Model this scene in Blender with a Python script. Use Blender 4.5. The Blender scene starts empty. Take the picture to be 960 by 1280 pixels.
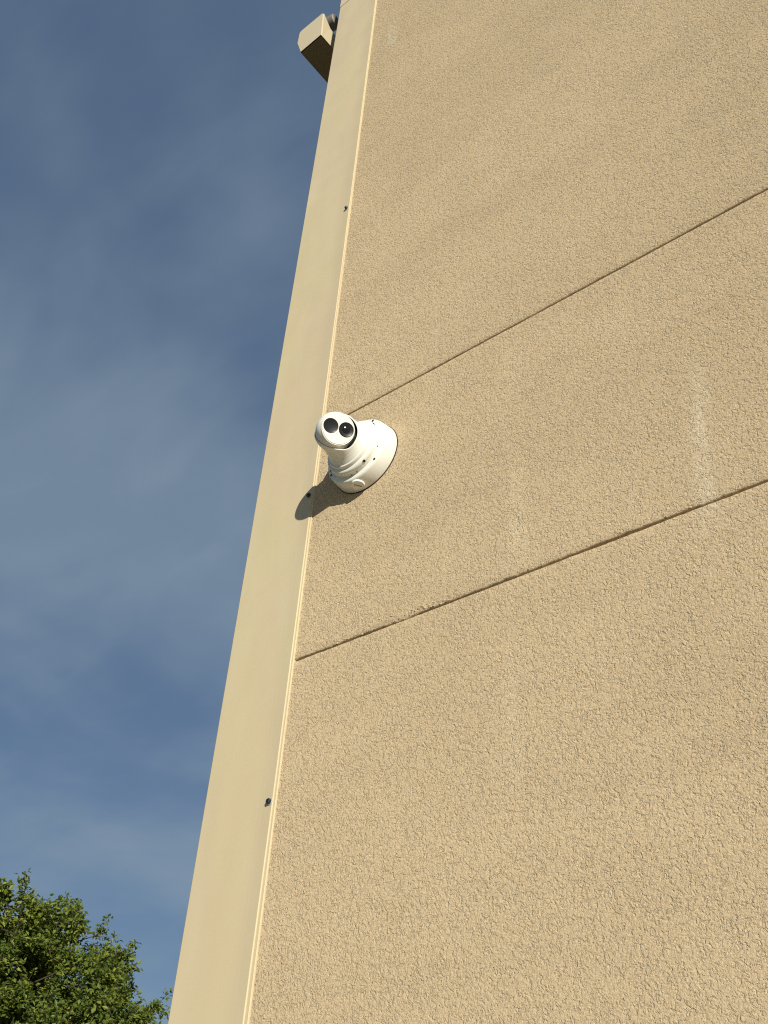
import bpy, bmesh, math, random
import numpy as np
from mathutils import Vector, Matrix, noise as mnoise

scene = bpy.context.scene
COL = scene.collection

# ------------------------------------------------------------------ camera
CAM_H = 1.55
camd = bpy.data.cameras.new("camera")
cam = bpy.data.objects.new("camera", camd)
COL.objects.link(cam)
Xw = Vector((1841, 846, 1261)).normalized()            # wall direction, up and depth in camera axes
Zw = Vector((115, 1629, -1261))
Zw = (Zw - Xw * Xw.dot(Zw)).normalized()
Yw = Zw.cross(Xw)
rot = Matrix((Xw, Yw, Zw))                             # camera -> world
cam.matrix_world = Matrix.Translation((0, -1.0, CAM_H)) @ rot.to_4x4()
camd.sensor_fit = 'VERTICAL'
camd.sensor_height = 24.0
camd.lens = 1261.0 * 24.0 / 1280.0
camd.clip_start = 0.02
camd.clip_end = 5000
scene.camera = cam

# ------------------------------------------------------------------ light
SUN_AZ, SUN_EL = 53.0, 16.7                            # degrees right of the wall's normal, above the horizon
az, el = math.radians(SUN_AZ), math.radians(SUN_EL)
sun_dir = Vector((math.cos(el) * math.sin(az), -math.cos(el) * math.cos(az), math.sin(el)))
sund = bpy.data.lights.new("sun", 'SUN')
sund.energy = 5.0
sund.angle = math.radians(0.5)
sund.color = (0.97, 0.942, 0.815)
sun = bpy.data.objects.new("sun", sund)
sun.rotation_euler = sun_dir.to_track_quat('Z', 'Y').to_euler()
sun.location = (3, -3, 6)
COL.objects.link(sun)

world = bpy.data.worlds.new("World")
scene.world = world
world.use_nodes = True
nt = world.node_tree
nt.nodes.clear()
out = nt.nodes.new("ShaderNodeOutputWorld")
bg = nt.nodes.new("ShaderNodeBackground")
bg.inputs["Strength"].default_value = 0.085
sky = nt.nodes.new("ShaderNodeTexSky")
sky.sky_type = 'NISHITA'
sky.sun_disc = False
sky.sun_elevation = el
sky.sun_rotation = math.atan2(sun_dir.x, sun_dir.y)
sky.air_density = 1.0
sky.dust_density = 0.3
sky.ozone_density = 2.0
# thin high cloud: a wispy layer laid out on a flat plane above the ground
tc = nt.nodes.new("ShaderNodeTexCoord")
sep = nt.nodes.new("ShaderNodeSeparateXYZ")
nt.links.new(tc.outputs["Generated"], sep.inputs[0])
def wmath(op, a, b=None, clamp=False):
    n = nt.nodes.new("ShaderNodeMath"); n.operation = op; n.use_clamp = clamp
    for i, v in enumerate((a, b)):
        if v is None: continue
        if isinstance(v, (int, float)): n.inputs[i].default_value = v
        else: nt.links.new(v, n.inputs[i])
    return n.outputs[0]
zc = wmath('ADD', wmath('MAXIMUM', sep.outputs[2], 0.0), 0.12)
comb = nt.nodes.new("ShaderNodeCombineXYZ")
nt.links.new(wmath('DIVIDE', sep.outputs[0], zc), comb.inputs[0])
nt.links.new(wmath('DIVIDE', sep.outputs[1], zc), comb.inputs[1])
def wnoise(scale, detail, rough, dist, off, stretch=(1, 1, 1), rz=0.0):
    m = nt.nodes.new("ShaderNodeMapping")
    m.inputs["Location"].default_value = off
    m.inputs["Scale"].default_value = stretch
    m.inputs["Rotation"].default_value = (0, 0, rz)
    nt.links.new(comb.outputs[0], m.inputs[0])
    n = nt.nodes.new("ShaderNodeTexNoise")
    n.inputs["Scale"].default_value = scale
    n.inputs["Detail"].default_value = detail
    n.inputs["Roughness"].default_value = rough
    n.inputs["Distortion"].default_value = dist
    nt.links.new(m.outputs[0], n.inputs["Vector"])
    return n.outputs["Fac"]
def wramp(v, lo, hi):
    r = nt.nodes.new("ShaderNodeMapRange"); r.interpolation_type = 'SMOOTHSTEP'
    r.inputs[1].default_value = lo; r.inputs[2].default_value = hi
    nt.links.new(v, r.inputs[0])
    return r.outputs[0]
big = wramp(wnoise(1.3, 4, 0.5, 0.3, (16.68, -13.48, 0)), 0.40, 0.68)
wisp = wramp(wnoise(3.0, 6, 0.55, 0.5, (-15.78, 12.71, 0), (1, 2.0, 1), 0.6), 0.34, 0.75)
mask = wmath('MULTIPLY', wmath('ADD', wmath('MULTIPLY', big, 0.74), wmath('MULTIPLY', wisp, 0.26)), 0.60, True)
veil = nt.nodes.new("ShaderNodeMix"); veil.data_type = 'RGBA'      # even, thin haze layer over the whole sky
veil.inputs["Factor"].default_value = 0.66
nt.links.new(sky.outputs[0], veil.inputs["A"])
veil.inputs["B"].default_value = (0.84, 1.36, 2.32, 1)
mixc = nt.nodes.new("ShaderNodeMix"); mixc.data_type = 'RGBA'
nt.links.new(mask, mixc.inputs["Factor"])
nt.links.new(veil.outputs["Result"], mixc.inputs["A"])
mixc.inputs["B"].default_value = (2.6, 3.4, 4.15, 1)
nt.links.new(mixc.outputs["Result"], bg.inputs[0])
nt.links.new(bg.outputs[0], out.inputs[0])

scene.view_settings.view_transform = 'Standard'
scene.view_settings.look = 'None'
scene.view_settings.gamma = 1.0
scene.view_settings.exposure = 0.25
scene.view_settings.use_curve_mapping = False
scene.cycles.use_denoising = False                     # keeps the sand grain of the stucco
scene.cycles.max_bounces = 5
scene.cycles.filter_width = 1.15

# ------------------------------------------------------------------ helpers
def mesh_obj(name, verts, faces, mat, parent=None, smooth=False, sharp=None):
    me = bpy.data.meshes.new(name)
    me.from_pydata([tuple(v) for v in verts], [], faces)
    me.update()
    if smooth:
        me.polygons.foreach_set("use_smooth", [True] * len(me.polygons))
        if sharp is not None:
            me.set_sharp_from_angle(angle=math.radians(sharp))
    me.materials.append(mat)
    o = bpy.data.objects.new(name, me)
    COL.objects.link(o)
    if parent is not None:
        o.parent = parent
    return o

def empty(name, loc, label, cat, group=None):
    o = bpy.data.objects.new(name, None)
    o.location = loc
    o.empty_display_size = 0.1
    COL.objects.link(o)
    o["label"] = label; o["category"] = cat
    if group: o["group"] = group
    return o

def basis(axis):
    a = Vector(axis).normalized()
    h = Vector((0, 0, 1)) if abs(a.z) < 0.9 else Vector((1, 0, 0))
    u = h.cross(a).normalized()
    v = a.cross(u)
    return u, v, a

def lathe(profile, origin, axis, seg=64, ub=None):
    """profile: list of (radius, height); radius 0 closes with a pole."""
    u, v, a = ub if ub else basis(axis)
    O = Vector(origin)
    V, F, rings = [], [], []
    for r, h in profile:
        if r < 1e-9:
            rings.append([len(V)]); V.append(O + a * h)
        else:
            ids = []
            for k in range(seg):
                t = 2 * math.pi * k / seg
                ids.append(len(V)); V.append(O + a * h + (u * math.cos(t) + v * math.sin(t)) * r)
            rings.append(ids)
    for A, B in zip(rings, rings[1:]):
        if len(A) == 1 and len(B) == 1: continue
        for k in range(seg):
            k2 = (k + 1) % seg
            if len(A) == 1: F.append((A[0], B[k2], B[k])[::-1])
            elif len(B) == 1: F.append((A[k], A[k2], B[0]))
            else: F.append((A[k], A[k2], B[k2], B[k]))
    return V, F

def merge(*parts):
    V, F = [], []
    for v, f in parts:
        n = len(V); V += list(v); F += [tuple(i + n for i in q) for q in f]
    return V, F

def box(lo, hi):
    x0, y0, z0 = lo; x1, y1, z1 = hi
    V = [(x0, y0, z0), (x1, y0, z0), (x1, y1, z0), (x0, y1, z0), (x0, y0, z1), (x1, y0, z1), (x1, y1, z1), (x0, y1, z1)]
    F = [(0, 3, 2, 1), (4, 5, 6, 7), (0, 1, 5, 4), (1, 2, 6, 5), (2, 3, 7, 6), (3, 0, 4, 7)]
    return V, F

def tube(p0, p1, r0, r1, seg=10):
    p0, p1 = Vector(p0), Vector(p1)
    L = (p1 - p0).length
    return lathe([(r0, 0), (r1, L)], p0, p1 - p0, seg)

# ------------------------------------------------------------------ materials
class Mat:
    def __init__(self, name):
        self.m = bpy.data.materials.new(name); self.m.use_nodes = True
        self.nt = self.m.node_tree
        self.b = self.nt.nodes["Principled BSDF"]
        self.tc = self.nt.nodes.new("ShaderNodeTexCoord")
    def link(self, a, b): self.nt.links.new(a, b)
    def noise(self, scale, detail=2, rough=0.5, dist=0.0, stretch=None, off=None, rotv=None):
        n = self.nt.nodes.new("ShaderNodeTexNoise")
        n.inputs["Scale"].default_value = scale; n.inputs["Detail"].default_value = detail
        n.inputs["Roughness"].default_value = rough; n.inputs["Distortion"].default_value = dist
        src = self.tc.outputs["Object"]
        if stretch or off or rotv:
            m = self.nt.nodes.new("ShaderNodeMapping")
            if stretch: m.inputs["Scale"].default_value = stretch
            if off: m.inputs["Location"].default_value = off
            if rotv: m.inputs["Rotation"].default_value = rotv
            self.link(src, m.inputs[0]); src = m.outputs[0]
        self.link(src, n.inputs["Vector"])
        return n.outputs["Fac"]
    def math(self, op, a, b=None, clamp=False):
        n = self.nt.nodes.new("ShaderNodeMath"); n.operation = op; n.use_clamp = clamp
        for i, v in enumerate((a, b)):
            if v is None: continue
            if isinstance(v, (int, float)): n.inputs[i].default_value = v
            else: self.link(v, n.inputs[i])
        return n.outputs[0]
    def ramp(self, v, lo, hi, a=0.0, b=1.0):
        r = self.nt.nodes.new("ShaderNodeMapRange"); r.interpolation_type = 'SMOOTHSTEP'
        r.inputs[1].default_value = lo; r.inputs[2].default_value = hi
        r.inputs[3].default_value = a; r.inputs[4].default_value = b
        self.link(v, r.inputs[0]); return r.outputs[0]
    def mix(self, fac, a, b):
        n = self.nt.nodes.new("ShaderNodeMix"); n.data_type = 'RGBA'
        if isinstance(fac, (int, float)): n.inputs["Factor"].default_value = fac
        else: self.link(fac, n.inputs["Factor"])
        for k, v in (("A", a), ("B", b)):
            if isinstance(v, tuple): n.inputs[k].default_value = (*v, 1)
            else: self.link(v, n.inputs[k])
        return n.outputs["Result"]
    def bump(self, h, strength, dist, normal=None):
        n = self.nt.nodes.new("ShaderNodeBump")
        if isinstance(strength, (int, float)): n.inputs["Strength"].default_value = strength
        else: self.link(strength, n.inputs["Strength"])
        n.inputs["Distance"].default_value = dist
        self.link(h, n.inputs["Height"])
        if normal: self.link(normal, n.inputs["Normal"])
        return n.outputs[0]

def simple(name, col, rough=0.5, metal=0.0, spec=0.5, var=0.06, vscale=20.0, bump=0.0, bscale=200.0):
    M = Mat(name)
    dark = tuple(c * (1 - var) for c in col); lite = tuple(min(1, c * (1 + var)) for c in col)
    M.link(M.mix(M.noise(vscale, 4, 0.6), dark, lite), M.b.inputs["Base Color"])
    M.b.inputs["Roughness"].default_value = rough
    M.b.inputs["Metallic"].default_value = metal
    M.b.inputs["Specular IOR Level"].default_value = spec
    if bump: M.link(M.bump(M.noise(bscale, 3), bump, 0.0005), M.b.inputs["Normal"])
    return M.m

# stucco: tan, sprayed and lightly trowelled, pale streaks of efflorescence
def make_stucco():
    M = Mat("tan_stucco")
    base = M.mix(M.ramp(M.noise(1.6, 4, 0.6), 0.3, 0.7), (0.562, 0.430, 0.273), (0.598, 0.460, 0.295))
    shade_band = M.ramp(M.noise(3.0, 3, 0.55, 0.6, (0.45, 1, 1.6)), 0.35, 0.65)
    base = M.mix(M.math('MULTIPLY', shade_band, 0.42), base, (0.49, 0.373, 0.233))  # broad soft shading of the wavy wall, put into the colour as darker bands
    grain = M.noise(420, 2, 0.6)
    base = M.mix(M.ramp(grain, 0.45, 0.75, 0.0, 0.5), base, (0.70, 0.58, 0.42))
    base = M.mix(M.ramp(grain, 0.28, 0.5, 0.32, 0.0), base, (0.40, 0.295, 0.17))
    # narrow vertical runs, broken up
    sx = M.nt.nodes.new("ShaderNodeSeparateXYZ"); M.link(M.tc.outputs["Object"], sx.inputs[0])
    wob0 = M.math('MULTIPLY', M.math('SUBTRACT', M.noise(7, 2), 0.5), 0.018)
    brk0 = M.ramp(M.noise(38, 4, 0.75), 0.30, 0.66)
    def streak(x, z0, z1, w, amt, col, base, lean=0.0):
        d = M.math('ABSOLUTE', M.math('SUBTRACT', M.math('ADD', sx.outputs[0], wob0), M.math('ADD', M.math('MULTIPLY', M.math('SUBTRACT', sx.outputs[2], 2.46), lean), x)))
        a = M.ramp(d, 0.0, w, 1.0, 0.0)
        zz = M.math('MULTIPLY', M.ramp(sx.outputs[2], z0, z0 + 0.06), M.ramp(sx.outputs[2], z1 - 0.12, z1, 1.0, 0.0))
        f = M.math('MULTIPLY', M.math('MULTIPLY', a, zz), M.math('MULTIPLY', brk0, amt))
        return M.mix(f, base, col)
    base = streak(1.232 - 0.346, 2.30, 2.64, 0.022, 0.38, (0.80, 0.72, 0.56), base, 0.10)
    base = streak(1.232 - 0.636, 2.36, 2.62, 0.022, 0.45, (0.72, 0.62, 0.42), base)
    base = streak(1.232 - 0.992, 4.22, 4.42, 0.03, 0.5, (0.78, 0.70, 0.54), base)
    base = streak(1.232 - 0.650, 2.02, 2.30, 0.026, 0.20, (0.76, 0.68, 0.50), base)
    M.link(base, M.b.inputs["Base Color"])
    M.b.inputs["Roughness"].default_value = 0.92
    M.b.inputs["Diffuse Roughness"].default_value = 0.35
    M.b.inputs["Specular IOR Level"].default_value = 0.15
    # relief: pitted sand finish, coarser and finer patches, slow waviness of the wall
    n1 = M.noise(250, 4, 0.72, 0.8)
    pits = M.ramp(M.noise(165, 3, 0.66, 0.8, None, (3.7, 1.1, 5.3)), 0.34, 0.52)
    h = M.math('ADD', M.math('MULTIPLY', n1, 1.15), M.math('MULTIPLY', pits, 0.50))
    patch = M.ramp(M.noise(9, 4, 0.65, 0.4), 0.32, 0.68, 0.88, 1.0)
    b1 = M.bump(h, patch, 0.0025)
    b2 = M.bump(M.noise(5.5, 2, 0.5, 0.3, (0.6, 1, 1.3)), 0.55, 0.008, b1)
    M.link(b2, M.b.inputs["Normal"])
    return M.m
STUCCO = make_stucco()

def make_trim(name, c0, c1):
    M = Mat(name)
    f = M.ramp(M.noise(5, 4, 0.6, 0.4, (1.5, 1, 0.45)), 0.3, 0.7)
    col = M.mix(f, c0, c1)
    col = M.mix(M.ramp(M.noise(2.2, 3, 0.6, 0.8, (1.3, 1, 0.8), (4, 2, 1)), 0.42, 0.66, 0.0, 0.55), col, (c0[0] * 1.0, c0[1] * 0.955, c0[2] * 1.06))
    smud = M.ramp(M.noise(22, 5, 0.7, 1.0), 0.56, 0.75, 0.0, 0.22)
    col = M.mix(smud, col, tuple(c * 0.82 for c in c0))
    M.link(col, M.b.inputs["Base Color"])
    M.link(M.ramp(M.noise(14, 3), 0.3, 0.7, 0.42, 0.56), M.b.inputs["Roughness"])
    M.b.inputs["Specular IOR Level"].default_value = 0.4
    b = M.bump(M.noise(3.0, 2, 0.5, 0.2, (1.6, 1, 0.7)), 0.5, 0.008)
    M.link(b, M.b.inputs["Normal"])
    return M.m
TRIM = make_trim("cream_painted_metal", (0.552, 0.455, 0.280), (0.575, 0.484, 0.318))
TRIM_UP = make_trim("pale_cream_painted_metal", (0.56, 0.465, 0.31), (0.58, 0.485, 0.33))
WHITE = simple("white_camera_paint", (0.77, 0.745, 0.675), 0.42, 0, 0.5, 0.035, 28, 0.05, 900)
WHITE2 = simple("white_plastic", (0.76, 0.735, 0.665), 0.30, 0, 0.5, 0.012, 60)
BLACK = simple("matt_black_window", (0.012, 0.012, 0.014), 0.28, 0, 0.35, 0.1, 80)
GLASS = simple("black_lens_glass", (0.006, 0.006, 0.009), 0.14, 0, 0.6, 0.1, 80)
GAP = simple("dark_rubber_and_gap_shade", (0.02, 0.019, 0.018), 0.8, 0, 0.2, 0.2, 80)
SCREW = simple("dark_blue_steel", (0.030, 0.034, 0.045), 0.40, 0.6, 0.5, 0.3, 300)
WASHER = simple("dull_zinc", (0.42, 0.42, 0.40), 0.5, 0.5, 0.5, 0.1, 300)
CONCRETE = simple("grey_concrete", (0.36, 0.335, 0.29), 0.9, 0, 0.2, 0.15, 1.5, 0.4, 60)
LAMP_SHELL = simple("cream_enamel", (0.56, 0.465, 0.315), 0.45, 0, 0.5, 0.05, 12)
LAMP_DARK = simple("brown_lens", (0.36, 0.25, 0.15), 0.6, 0, 0.3, 0.1, 30)
GREY = simple("grey_cast_metal", (0.20, 0.18, 0.155), 0.6, 0.2, 0.4, 0.1, 40)
BARK = simple("brown_bark", (0.055, 0.043, 0.030), 0.95, 0, 0.1, 0.3, 12, 0.8, 40)

# ------------------------------------------------------------------ ground
def grid_plane(half, n):
    V = [((i / n - .5) * 2 * half, (j / n - .5) * 2 * half, 0.0) for j in range(n + 1) for i in range(n + 1)]
    F = [(j * (n + 1) + i, j * (n + 1) + i + 1, (j + 1) * (n + 1) + i + 1, (j + 1) * (n + 1) + i) for j in range(n) for i in range(n)]
    return V, F
GRASS = simple("dry_lawn", (0.085, 0.095, 0.035), 0.95, 0, 0.1, 0.35, 0.8)
g = mesh_obj("ground", *grid_plane(2000, 8), GRASS); g["kind"] = "structure"
pv = box((-2.6, -6.0, -0.1), (9.0, 0.2, 0.06))
p = mesh_obj("pavement", *pv, CONCRETE); p["kind"] = "structure"

# ------------------------------------------------------------------ building
XL, XR2 = -1.232, -1.0695                # outer corner of the trim, edge where stucco begins
WALL_END, TOP = 6.5, 6.2
GROOVES = [(1.20, 0.0010, 0.0070), (CAM_H + 0.8069, 0.0014, 0.0029), (CAM_H + 1.3229, 0.0005, 0.0029)]   # height, raggedness, width
bld = empty("stucco_building", (XL, 0, 0), "tan stucco building with cream corner trim and two horizontal grooves in its wall", "building")
BO = Vector(bld.location)

def rel(V, O): return [Vector(v) - O for v in V]

core = box((XL + 0.012, 0.030, 0.0), (WALL_END, 6.0, TOP))
mesh_obj("wall_core", rel(core[0], BO), core[1], STUCCO, bld)

def nz(x, s, seed): return mnoise.noise(Vector((x * s, seed, seed * 0.37)))

def panel(z0, z1, rag0, rag1, seed, lumps=()):
    """front stucco panel between two heights, its long edges ragged"""
    xs = list(np.arange(XR2 - 0.012, 0.30, 0.003)) + list(np.arange(0.30, WALL_END, 0.08)) + [WALL_END]
    V, F = [], []
    for x in xs:
        e0 = rag0 * (nz(x, 9, seed) * 0.9 + nz(x, 60, seed + 3) * 0.6 + nz(x, 210, seed + 5) * 0.45)
        e1 = rag1 * (nz(x, 11, seed + 9) * 0.4 + nz(x, 70, seed + 7) * 0.3 + nz(x, 220, seed + 6) * 0.25)
        p0 = 0.0006 * nz(x, 130, seed + 11); p1 = 0.0006 * nz(x, 120, seed + 13)
        for lx, lw, ldz in lumps:
            k = math.exp(-((x - lx) / lw) ** 2); e0 -= ldz * k * (0.7 + 0.5 * nz(x, 160, seed + 21))
        a, b = z0 + e0, z1 + e1
        V += [(x, 0.028, a), (x, 0.0028, a), (x, 0.0008 + p0, a + 0.0007), (x, p0, a + 0.0022), (x, 0, a + 0.012),
              (x, 0, b - 0.012), (x, p1, b - 0.0024), (x, 0.0009 + p1, b - 0.0008), (x, 0.003, b), (x, 0.028, b)]
    n = 10
    for i in range(len(xs) - 1):
        for k in range(n - 1):
            F.append((i * n + k, (i + 1) * n + k, (i + 1) * n + k + 1, i * n + k + 1))
    F.append(tuple(range(n))[::-1]); m = (len(xs) - 1) * n; F.append(tuple(range(m, m + n)))
    return mesh_obj("wall_panel", rel(V, BO), F, STUCCO, bld, True, 50)

edges = [0.06] + [gv[0] for gv in GROOVES] + [TOP - 0.25]
hw = [0.0] + [gv[2] / 2 for gv in GROOVES] + [0.0]
rg = [0.0] + [gv[1] for gv in GROOVES] + [0.0]
lump_by = {2: [(-0.86, 0.016, 0.0028), (-0.835, 0.012, 0.0024), (-0.90, 0.012, 0.0012), (-0.55, 0.03, 0.0008), (-0.36, 0.012, 0.0012)], 3: [(-0.6, 0.03, 0.0006)]}
for i in range(4):
    panel(edges[i] + hw[i], edges[i + 1] - hw[i + 1], rg[i], rg[i + 1], 2.3 + i * 5.1, lump_by.get(i, ()))

# side wall, seen from round the corner
for i in range(4):
    z0, z1 = edges[i] + hw[i], edges[i + 1] - hw[i + 1]
    v, f = box((XL + 0.002, 0.172, z0), (XL + 0.018, 6.0, z1))
    mesh_obj("side_wall_panel", rel(v, BO), f, STUCCO, bld)

# crumbs of stucco squeezed out over the lower groove
random.seed(4)
cr_v, cr_f = [], []
for k in range(44):
    x = random.choice([random.gauss(-0.84, 0.035), random.gauss(-0.80, 0.03), random.uniform(-1.03, -0.35)])
    z = edges[2] + hw[2] + abs(random.gauss(0.004, 0.006))
    r = random.uniform(0.0008, 0.0018)
    bm = bmesh.new(); bmesh.ops.create_icosphere(bm, subdivisions=2, radius=r)
    sxx, szz = random.uniform(0.8, 2.2), random.uniform(0.7, 1.3)
    for w in bm.verts:
        q = w.co * (1 + 0.35 * mnoise.noise(w.co * 500 + Vector((k, 0, 0))))
        w.co = Vector((x + q.x * sxx, -0.0002 + q.y * 0.8, z + q.z * szz))
    bm.verts.index_update()
    cr_v_, cr_f_ = [w.co.copy() for w in bm.verts], [tuple(w.index for w in fc.verts) for fc in bm.faces]
    cr_v, cr_f = merge((cr_v, cr_f), (cr_v_, cr_f_)); bm.free()
o = mesh_obj("stucco_crumbs", rel(cr_v, BO), cr_f, STUCCO, bld, True); o["kind"] = "stuff"

# corner trim: bent sheet metal with two stepped hems on the stucco side
def trim(name, z0, z1, proud, mat, XLt, lab=None):
    zs = list(np.arange(z0, z1, 0.06)) + [z1]
    V, F = [], []
    for z in zs:
        rz = z - CAM_H
        w = float(np.interp(rz, [0.0, 0.27, 0.57, 1.5, 2.2], [0.0076, 0.0062, 0.0040, 0.0022, 0.0010]))
        wob = 0.0006 * mnoise.noise(Vector((0.3, 1.2, z * 1.3)))
        x2 = XR2 + wob; x1 = x2 - w - 0.0006
        f = -0.0034 - proud
        prof = [(XLt, 0.17), (XLt, f + 0.0025), (XLt + 0.0007, f + 0.0008), (XLt + 0.0025, f),
                (x1 - 0.040, f), (x1 - 0.030, f - 0.0001), (x1 - 0.020, f - 0.0004), (x1 - 0.010, f - 0.0009), (x1 - 0.0010, f - 0.0014), (x1 - 0.0003, f - 0.0011), (x1, f - 0.0004), (x1, f + 0.0004),
                (x2 - 0.0006, f + 0.0004), (x2 - 0.0002, f + 0.0006), (x2, f + 0.0010), (x2, 0.012)]
        V += [(a, b, z) for a, b in prof]
    n = 16
    for i in range(len(zs) - 1):
        for k in range(n - 1):
            F.append((i * n + k, i * n + k + 1, (i + 1) * n + k + 1, (i + 1) * n + k))
    F.append(tuple(range(n))[::-1]); m = (len(zs) - 1) * n; F.append(tuple(range(m, m + n)))
    o = mesh_obj(name, rel(V, BO), F, mat, bld)
    if lab: o["label"] = lab
    return o
JOINT = CAM_H + 3.212
tr = trim("corner_trim", 0.06, JOINT, 0.0, TRIM, XL)
trim("corner_trim", JOINT - 0.0, TOP - 0.25, 0.0012, TRIM_UP, XL - 0.0012, "paler length of corner trim above the joint")

# gasketed screws along the trim's edge
def screw_geo():
    a = lathe([(0.0058, 0), (0.0058, 0.0009), (0.0050, 0.0015), (0.0, 0.0015)], (0, 0, 0), (0, -1, 0), 20)
    b = lathe([(0.0042, 0.0012), (0.0042, 0.0050), (0.0036, 0.0057), (0.0, 0.0057)], (0, 0, 0), (0, -1, 0), 6)
    return a, b
wa, he = screw_geo()
smesh = wmesh = None
for i, (sx_, sz_) in enumerate([(-1.0790, 2.0300), (-1.0795, 1.1540), (-1.0800, 0.5690)]):
    if i == 0:
        s = mesh_obj("screw", *he, SCREW, tr); w = mesh_obj("washer", *wa, WASHER, tr)
        smesh, wmesh = s.data, w.data
    else:
        s = bpy.data.objects.new("screw", smesh); w = bpy.data.objects.new("washer", wmesh)
        COL.objects.link(s); COL.objects.link(w); s.parent = tr; w.parent = tr
    for q in (s, w):
        q.location = Vector((sx_, -0.0042, CAM_H + sz_)) - BO
        q.rotation_euler = (0, 0.4 * i, 0)

# parapet coping and roof
v, f = box((XL - 0.03, -0.035, TOP - 0.25), (WALL_END + 0.03, 6.03, TOP + 0.05))
mesh_obj("roof_coping", rel(v, BO), f, TRIM, bld)

# ------------------------------------------------------------------ turret security camera
TC = Vector((-0.9475, 0.0, CAM_H + 1.1795))
cctv = empty("security_camera", TC, "white turret security camera with two black lenses on the tan stucco wall", "security camera")
AX = (0, -1, 0)
UB = (Vector((1, 0, 0)), Vector((0, 0, -1)), Vector((0, -1, 0)))     # u right, v down, axis out of the wall
def lat(name, prof, mat, parent, seg=96, sharp=32):
    return mesh_obj(name, *lathe(prof, (0, 0, 0), AX, seg, UB), mat, parent, True, sharp)
jb = lat("junction_box", [(0.0705, -0.002), (0.0712, 0.002), (0.0680, 0.0255), (0.0672, 0.0278), (0.0658, 0.0294), (0.0640, 0.0300), (0.050, 0.0300)], WHITE, cctv)
lat("gasket", [(0.0722, -0.001), (0.0722, 0.0016), (0.069, 0.0016)], GAP, cctv)
ring = lat("mounting_ring", [(0.0572, 0.0285), (0.0572, 0.0345), (0.0568, 0.0350), (0.0568, 0.0358), (0.0570, 0.0364), (0.0566, 0.0405), (0.0552, 0.0425), (0.0530, 0.0435), (0.0500, 0.0438), (0.047, 0.0438)], WHITE2, cctv)
lat("collar", [(0.0495, 0.043), (0.0492, 0.0475), (0.0480, 0.0495), (0.0462, 0.0503), (0.042, 0.0503)], WHITE2, cctv)
# notches and screws on the ring and the box
def ringpt(r, deg, d): t = math.radians(deg); return Vector((r * math.cos(t), -d, r * math.sin(t)))
hm = None
for deg, r, d, rad in ((-150.7, 0.0632, 0.0300, 0.0024), (55.8, 0.0632, 0.0300, 0.0024), (-43.0, 0.0635, 0.0300, 0.0024), (127, 0.0632, 0.0300, 0.0024)):
    vv, ff = lathe([(0.0024, -0.001), (0.0024, 0.0004), (0.0018, 0.0006), (0, 0.0006)], (0, 0, 0), AX, 14)
    s = mesh_obj("screw", vv, ff, SCREW, jb) if hm is None else bpy.data.objects.new("screw", hm)
    if hm is None: hm = s.data
    else: COL.objects.link(s); s.parent = jb
    s.location = ringpt(r, deg, d)
for deg in (-56, 34, 124, 214):
    t = math.radians(deg); c = ringpt(0.0563, deg, 0.0392)
    rad = Vector((math.cos(t), 0, math.sin(t))); tan = Vector((-math.sin(t), 0, math.cos(t))); ax = Vector((0, -1, 0))
    V = [c + rad * a * 0.0013 + tan * b * 0.0021 + ax * k * 0.0022 for k in (-1, 1) for a, b in ((-1, -1), (1, -1), (1, 1), (-1, 1))]
    mesh_obj("locking_notch", V, [(0, 3, 2, 1), (4, 5, 6, 7), (0, 1, 5, 4), (1, 2, 6, 5), (2, 3, 7, 6), (3, 0, 4, 7)], GAP, ring)
for deg in (-92, -80, -20, 70):
    t = math.radians(deg); c = ringpt(0.0570, deg, 0.0322)
    rad = Vector((math.cos(t), 0, math.sin(t))); tan = Vector((-math.sin(t), 0, math.cos(t))); ax = Vector((0, -1, 0))
    V = [c + rad * a * 0.0006 + tan * b * 0.0012 + ax * k * 0.0012 for k in (-1, 1) for a, b in ((-1, -1), (1, -1), (1, 1), (-1, 1))]
    mesh_obj("release_slot", V, [(0, 3, 2, 1), (4, 5, 6, 7), (0, 1, 5, 4), (1, 2, 6, 5), (2, 3, 7, 6), (3, 0, 4, 7)], GREY, ring)

# conduit plug under the box, with a coin slot
pl_ax = Vector((0.02, -0.10, -1.0)).normalized()
pl_o = Vector((0.0, -0.0155, -0.0675))
plug = mesh_obj("conduit_plug", *lathe([(0.0126, -0.008), (0.0126, 0.0034), (0.0118, 0.0046), (0.0108, 0.0048), (0.0104, 0.0040), (0.0, 0.0040)], pl_o, pl_ax, 48), WHITE2, jb, True, 30)
pu, pvv, pa = basis(pl_ax)
c = pl_o + pa * 0.0040
sd = (pu * 0.8 + pvv * 0.6).normalized(); sn = pa.cross(sd)
V = [c + sd * a * 0.0070 + sn * b * 0.0009 + pa * k for k in (-0.0005, 0.0004) for a, b in ((-1, -1), (1, -1), (1, 1), (-1, 1))]
mesh_obj("plug_slot", V, [(0, 3, 2, 1), (4, 5, 6, 7), (0, 1, 5, 4), (1, 2, 6, 5), (2, 3, 7, 6), (3, 0, 4, 7)], GREY, jb)

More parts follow.
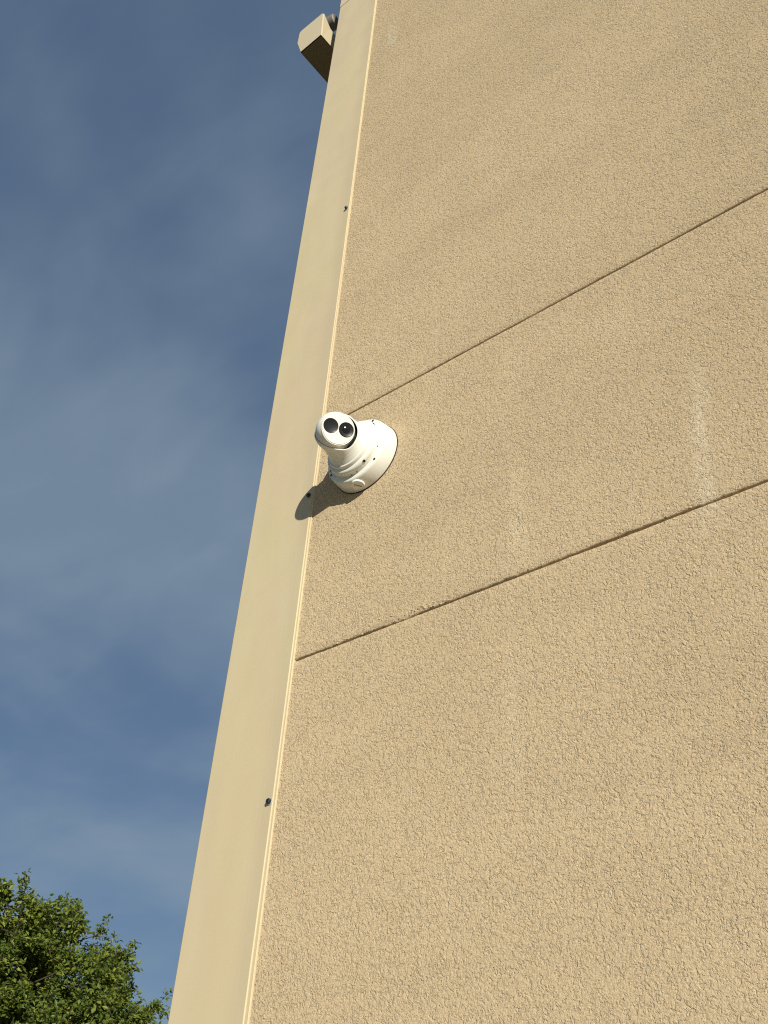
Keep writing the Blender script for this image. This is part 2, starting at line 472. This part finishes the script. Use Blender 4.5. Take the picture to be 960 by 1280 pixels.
# eyeball head
HC = Vector((0.0012, -0.0865, 0.0025))
HR = 0.0346
to_cam = (Vector((0, -1.0, CAM_H)) - (TC + HC)).normalized()
im_right, im_up = rot @ Vector((1, 0, 0)), rot @ Vector((0, 1, 0))
HN = Vector((0.790, -0.440, -0.405)).normalized()      # where the lenses look: along the wall and down
hx = (im_right - HN * HN.dot(im_right)).normalized()
hy = HN.cross(hx)
th = math.radians(-11)
hu = hx * math.cos(th) + hy * math.sin(th); hv = HN.cross(hu)
PR = 0.0290
ph = math.asin(PR / HR)
prof = [(0, -HR)] + [(HR * math.sin(math.pi - a), HR * math.cos(math.pi - a)) for a in np.linspace(0.08, math.pi - ph - 0.06, 30)]
hp = HR * math.cos(ph)
prof += [(PR + 0.0008, hp - 0.0002), (PR + 0.0002, hp + 0.0004)]
prof += [(PR - 0.0006, hp + 0.0002), (PR - 0.0008, hp - 0.0004)]
prof += [(PR - 0.0012, hp - 0.0004)]
# outer shell that the eyeball turns in: a neck off the collar with a scooped opening towards the lenses
e_near = Vector((0.623, 0, -0.782)); e_lat = Vector((-0.782, 0, -0.623))
def shell_r(d):
    if d < 0.0865: return float(np.interp(d, [0.049, 0.0515, 0.0560, 0.0610, 0.0680, 0.0760, 0.0865], [0.0462, 0.0448, 0.0420, 0.0400, 0.0385, 0.0376, 0.0373]))
    return math.sqrt(max(1e-8, 0.0373 ** 2 - (d - 0.0865) ** 2))
def shell_top(deg):
    return float(np.interp(deg, [-180, -120, -80, -55, -30, 0, 15, 30, 45, 60, 80, 120, 180], [0.100, 0.088, 0.078, 0.070, 0.0665, 0.066, 0.068, 0.076, 0.087, 0.097, 0.104, 0.106, 0.100]))
NS, NR = 120, 22
V, F = [], []
for k in range(NS):
    dg = -180 + 360.0 * k / NS; a_ = math.radians(dg)
    dirv = e_near * math.cos(a_) + e_lat * math.sin(a_)
    top = sum(shell_top(max(-180, min(180, dg + o_))) for o_ in (-9, -4, 0, 4, 9)) / 5
    col = [(shell_r(d), d) for d in np.linspace(0.049, top - 0.0005, NR)]
    rt = shell_r(top)
    col += [(rt - 0.0005, top), (rt - 0.0012, top + 0.0001), (rt - 0.0017, top - 0.0005), (shell_r(top - 0.005) - 0.0020, top - 0.005), (0.0345, min(top - 0.010, 0.064))]
    for r_, d_ in col:
        t_ = min(1, max(0, (d_ - 0.049) / 0.03))
        V.append(dirv * r_ + Vector((HC.x * t_, -d_, HC.z * t_)))
NC_ = NR + 5
for k in range(NS):
    k2 = (k + 1) % NS
    for j in range(NC_ - 1):
        F.append((k * NC_ + j, k * NC_ + j + 1, k2 * NC_ + j + 1, k2 * NC_ + j))
mesh_obj("cup", V, F, WHITE, cctv, True, 50)
mesh_obj("cup_gap_shade", *lathe([(0.0362, 0.0622), (0.026, 0.0622)], Vector((HC.x * .5, 0, HC.z * .5)), AX, 64, UB), GAP, cctv)  # dark ring set between cup and eyeball, standing in for the gap's shade
head = mesh_obj("head", *lathe(prof, HC, HN, 96, (hu, hv, HN)), WHITE, cctv, True, 28)
plate = mesh_obj("face_plate", *lathe([(PR - 0.0009, hp - 0.002), (PR - 0.0009, hp + 0.0006), (PR - 0.0016, hp + 0.0013), (0, hp + 0.0013)], HC, HN, 96, (hu, hv, HN)), WHITE2, head, True, 28)
LR, LS = 0.0134, 0.0140
for sgn, nm in ((-1, "infrared_window"), (1, "lens")):
    c = HC + hu * (sgn * LS) + hv * 0.0020
    z = hp + 0.0013
    if sgn < 0:
        pr = [(LR, z - 0.001), (LR, z + 0.0005), (LR - 0.0005, z + 0.0009), (LR - 0.0012, z + 0.0007), (0, z + 0.0007)]
        mesh_obj(nm, *lathe(pr, c, HN, 56, (hu, hv, HN)), BLACK, head, True, 28)
    else:
        pr = [(LR, z - 0.001), (LR, z + 0.0008), (LR - 0.0006, z + 0.0012), (LR - 0.0016, z + 0.0010), (0.0075, z + 0.0002), (0.0070, z + 0.0002)]
        mesh_obj("lens_ring", *lathe(pr, c, HN, 56, (hu, hv, HN)), BLACK, head, True, 28)
        pr = [(0.0074, z + 0.0001), (0.0068, z + 0.0007), (0.0050, z + 0.0014), (0.0026, z + 0.0019), (0, z + 0.0020)]
        mesh_obj("lens", *lathe(pr, c, HN, 48, (hu, hv, HN)), GLASS, head, True, 60)
c = HC + hv * (-0.0185) + HN * (hp + 0.0013) + hu * 0.0005
mesh_obj("status_light", *lathe([(0.0011, -0.0003), (0.0011, 0.0002), (0, 0.0003)], c, HN, 12), WASHER, head)

# ------------------------------------------------------------------ box fixture on the side wall
T = 0.92
def fx(x, y, z): return Vector((x * T, y * T - 1.0, z * T + CAM_H))
FO = fx(-1.66, 1.35, 3.84)
lamp = empty("wall_light", FO, "cream metal box light with dark underside jutting out behind the corner trim", "wall light")
section = [(-1.602, 3.846), (-1.614, 4.035), (-1.622, 4.042), (-1.738, 4.042), (-1.746, 4.034), (-1.746, 3.950), (-1.712, 3.840)]
y0, y1 = 1.226, 1.52
def lampsec(y, tdrop=0.0, shrink=0.0):
    cx, cz = -1.67, 3.94
    return [fx(cx + (x - cx) * (1 - shrink), y, (cz + (z - cz) * (1 - shrink)) - (tdrop if z > 4.0 else 0)) for x, z in section]
rows = [lampsec(y0, 0, 0.03), lampsec(y0 + 0.006, 0, 0.0), lampsec(y0 + 0.05, 0.05), lampsec(y1, 0.10)]
n = len(section)
V = [q - FO for r_ in rows for q in r_]
F = [tuple(range(n))]
for a in range(len(rows) - 1):
    for k in range(n):
        k2 = (k + 1) % n
        if k == n - 1: continue                      # the open underside
        F.append((a * n + k, (a + 1) * n + k, (a + 1) * n + k2, a * n + k2))
F.append(tuple(range((len(rows) - 1) * n, len(rows) * n))[::-1])
shell = mesh_obj("housing", V, F, LAMP_SHELL, lamp)
lv = [fx(-1.6035, y0 + 0.005, 3.848), fx(-1.7125, y0 + 0.005, 3.843), fx(-1.7125, y1 - 0.004, 3.843), fx(-1.6035, y1 - 0.004, 3.848)]
lv2 = [q + Vector((0, 0, 0.012)) for q in lv]
mesh_obj("diffuser", [q - FO for q in lv + lv2], [(0, 1, 2, 3), (4, 7, 6, 5), (0, 4, 5, 1), (1, 5, 6, 2), (2, 6, 7, 3), (3, 7, 4, 0)], LAMP_DARK, lamp)
# knuckle and arm to the wall
ka = fx(-1.640, 1.290, 4.075)
kn = merge(lathe([(0, -0.03), (0.024, -0.03), (0.028, -0.026), (0.028, 0.026), (0.024, 0.03), (0, 0.03)], ka, (1, 0.15, 0.0), 24))
mesh_obj("knuckle", [q - FO for q in kn[0]], kn[1], GREY, lamp, True, 35)
wp_ = Vector((XL - 0.002, 0.36, ka.z - 0.03))
ar = merge(tube(ka, wp_, 0.014, 0.014, 16), lathe([(0, 0.0), (0.05, 0.0), (0.05, 0.012), (0.044, 0.016), (0, 0.016)], wp_ + Vector((0.002, 0, 0)), (-1, 0, 0), 28))
mesh_obj("bracket_arm", [q - FO for q in ar[0]], ar[1], GREY, lamp, True, 35)

# ------------------------------------------------------------------ tree beyond the corner
LEAF = None
def make_leaf_mat():
    M = Mat("oak_leaves")
    at = M.nt.nodes.new("ShaderNodeAttribute"); at.attribute_name = "leafvar"
    c = M.mix(M.ramp(at.outputs["Fac"], 0.0, 1.0), (0.075, 0.120, 0.018), (0.230, 0.260, 0.042))
    M.link(c, M.b.inputs["Base Color"])
    M.b.inputs["Roughness"].default_value = 0.5
    M.b.inputs["Specular IOR Level"].default_value = 0.35
    tr_ = M.nt.nodes.new("ShaderNodeBsdfTranslucent"); M.link(c, tr_.inputs[0])
    mx = M.nt.nodes.new("ShaderNodeMixShader"); mx.inputs[0].default_value = 0.30
    M.link(M.b.outputs[0], mx.inputs[1]); M.link(tr_.outputs[0], mx.inputs[2])
    M.link(mx.outputs[0], M.nt.nodes["Material Output"].inputs[0])
    return M.m
LEAF = make_leaf_mat()

random.seed(11)
TB = Vector((-17.15, 9.61, 0.0))                        # foot of the trunk
tree = empty("leafy_tree", TB, "leafy green tree standing low beyond the corner of the building", "tree")
RIGHT = Vector((0.82, 0.57, 0)).normalized()          # across the view, to the right
AWAY = Vector((-0.57, 0.82, 0)).normalized()
CC = Vector((0, 0, 4.78))
def crown_r(dirv):
    """uneven crown: radius by direction"""
    a = dirv.dot(RIGHT)
    base = 2.95 + 0.35 * mnoise.noise(dirv * 1.7 + Vector((3, 1, 2))) + 0.30 * mnoise.noise(dirv * 4.3)
    return base * (1.0 - 0.06 * max(0, dirv.z)) * (1.0 - 0.20 * max(0, a) * (1 if dirv.z > 0.05 else 0)) * (1.0 - 0.30 * max(0, min(0.5, 0.1 - a)) * max(0, dirv.z)) * (1.0 + 0.55 * max(0, 0.15 - dirv.z))
wood_v, wood_f = [], []
def add_wood(p0, p1, r0, r1, seg=7):
    global wood_v, wood_f
    v, f = tube(p0, p1, r0, r1, seg); n_ = len(wood_v)
    wood_v.extend(v); wood_f.extend(tuple(i + n_ for i in q) for q in f)
# trunk with root flare
trv, trf = [], []
pts = [Vector((0, 0, -0.05)), Vector((0.02, 0.01, 0.4)), Vector((0.05, -0.03, 1.2)), Vector((0.0, 0.04, 2.2)), Vector((-0.04, 0.02, 3.2))]
rad = [0.34, 0.24, 0.20, 0.18, 0.15]
for a in range(4):
    trv, trf = merge((trv, trf), tube(pts[a], pts[a + 1], rad[a], rad[a + 1], 14))
tips = []
for k in range(44):
    t = k * 2.39996
    up = random.uniform(-0.25, 1.0)
    d = Vector((math.cos(t) * math.sqrt(1 - up * up * 0.98), math.sin(t) * math.sqrt(1 - up * up * 0.98), up)).normalized()
    st = pts[3].lerp(pts[4], random.random())
    end = CC + d * crown_r(d) * random.uniform(0.62, 0.8)
    mid = st.lerp(end, 0.5) + Vector((random.gauss(0, .15), random.gauss(0, .15), random.uniform(-0.1, 0.25)))
    add_wood(st, mid, 0.06, 0.032); add_wood(mid, end, 0.032, 0.012)
    for j in range(11):
        b = mid.lerp(end, random.uniform(0.1, 1.0))
        d2 = (d + Vector((random.gauss(0, .75), random.gauss(0, .75), random.gauss(0.1, .6)))).normalized()
        e2 = b + d2 * random.uniform(0.45, 1.0)
        v = e2 - CC
        lim = crown_r(v.normalized()) * random.uniform(0.86, 1.02)
        if v.length > lim: e2 = CC + v.normalized() * lim
        add_wood(b, e2, 0.016, 0.006, 5)
        for m in range(5):
            b2 = b.lerp(e2, random.uniform(0.35, 1.0))
            d3 = (d2 + Vector((random.gauss(0, .8), random.gauss(0, .8), random.gauss(0.15, .6)))).normalized()
            e3 = b2 + d3 * random.uniform(0.18, 0.48)
            add_wood(b2, e3, 0.006, 0.003, 4)
            tips.append((b2, e3))
# shoots that give the crown its peaks and shoulder, as in its outline against the sky
mesh_obj("trunk", trv, trf, BARK, tree, True, 60)
mesh_obj("branches", wood_v, wood_f, BARK, tree, True, 60)
lv_, lf_, la_ = [], [], []
for b, e in tips:
    ax_ = (e - b)
    nleaf = random.randint(32, 46)
    tone = random.uniform(0.15, 0.85)
    for q in range(nleaf):
        t = random.uniform(0.15, 1.08)
        c = b + ax_ * t + Vector((random.gauss(0, .042), random.gauss(0, .042), random.gauss(0, .038)))
        L = random.uniform(0.06, 0.115); W = L * random.uniform(0.5, 0.68)
        dd = Vector((random.gauss(0, 1), random.gauss(0, 1), random.gauss(0.0, .7))).normalized()
        up = Vector((random.gauss(0, .7), random.gauss(0, .7), 1)).normalized()
        sd_ = dd.cross(up)
        if sd_.length < 1e-3: continue
        sd_.normalize(); nn = sd_.cross(dd).normalized()
        k0 = len(lv_)
        lv_ += [c, c + dd * L * .45 + sd_ * W * .5 + nn * W * .16, c + dd * L, c + dd * L * .45 - sd_ * W * .5 + nn * W * .16]
        lf_ += [(k0, k0 + 1, k0 + 2), (k0, k0 + 2, k0 + 3)]
        val = min(1, max(0, tone + random.gauss(0, .22))); la_ += [val] * 4
crown = mesh_obj("crown", lv_, lf_, LEAF, tree)
at = crown.data.attributes.new("leafvar", 'FLOAT', 'POINT'); at.data.foreach_set("value", la_)
crown["kind"] = "stuff"
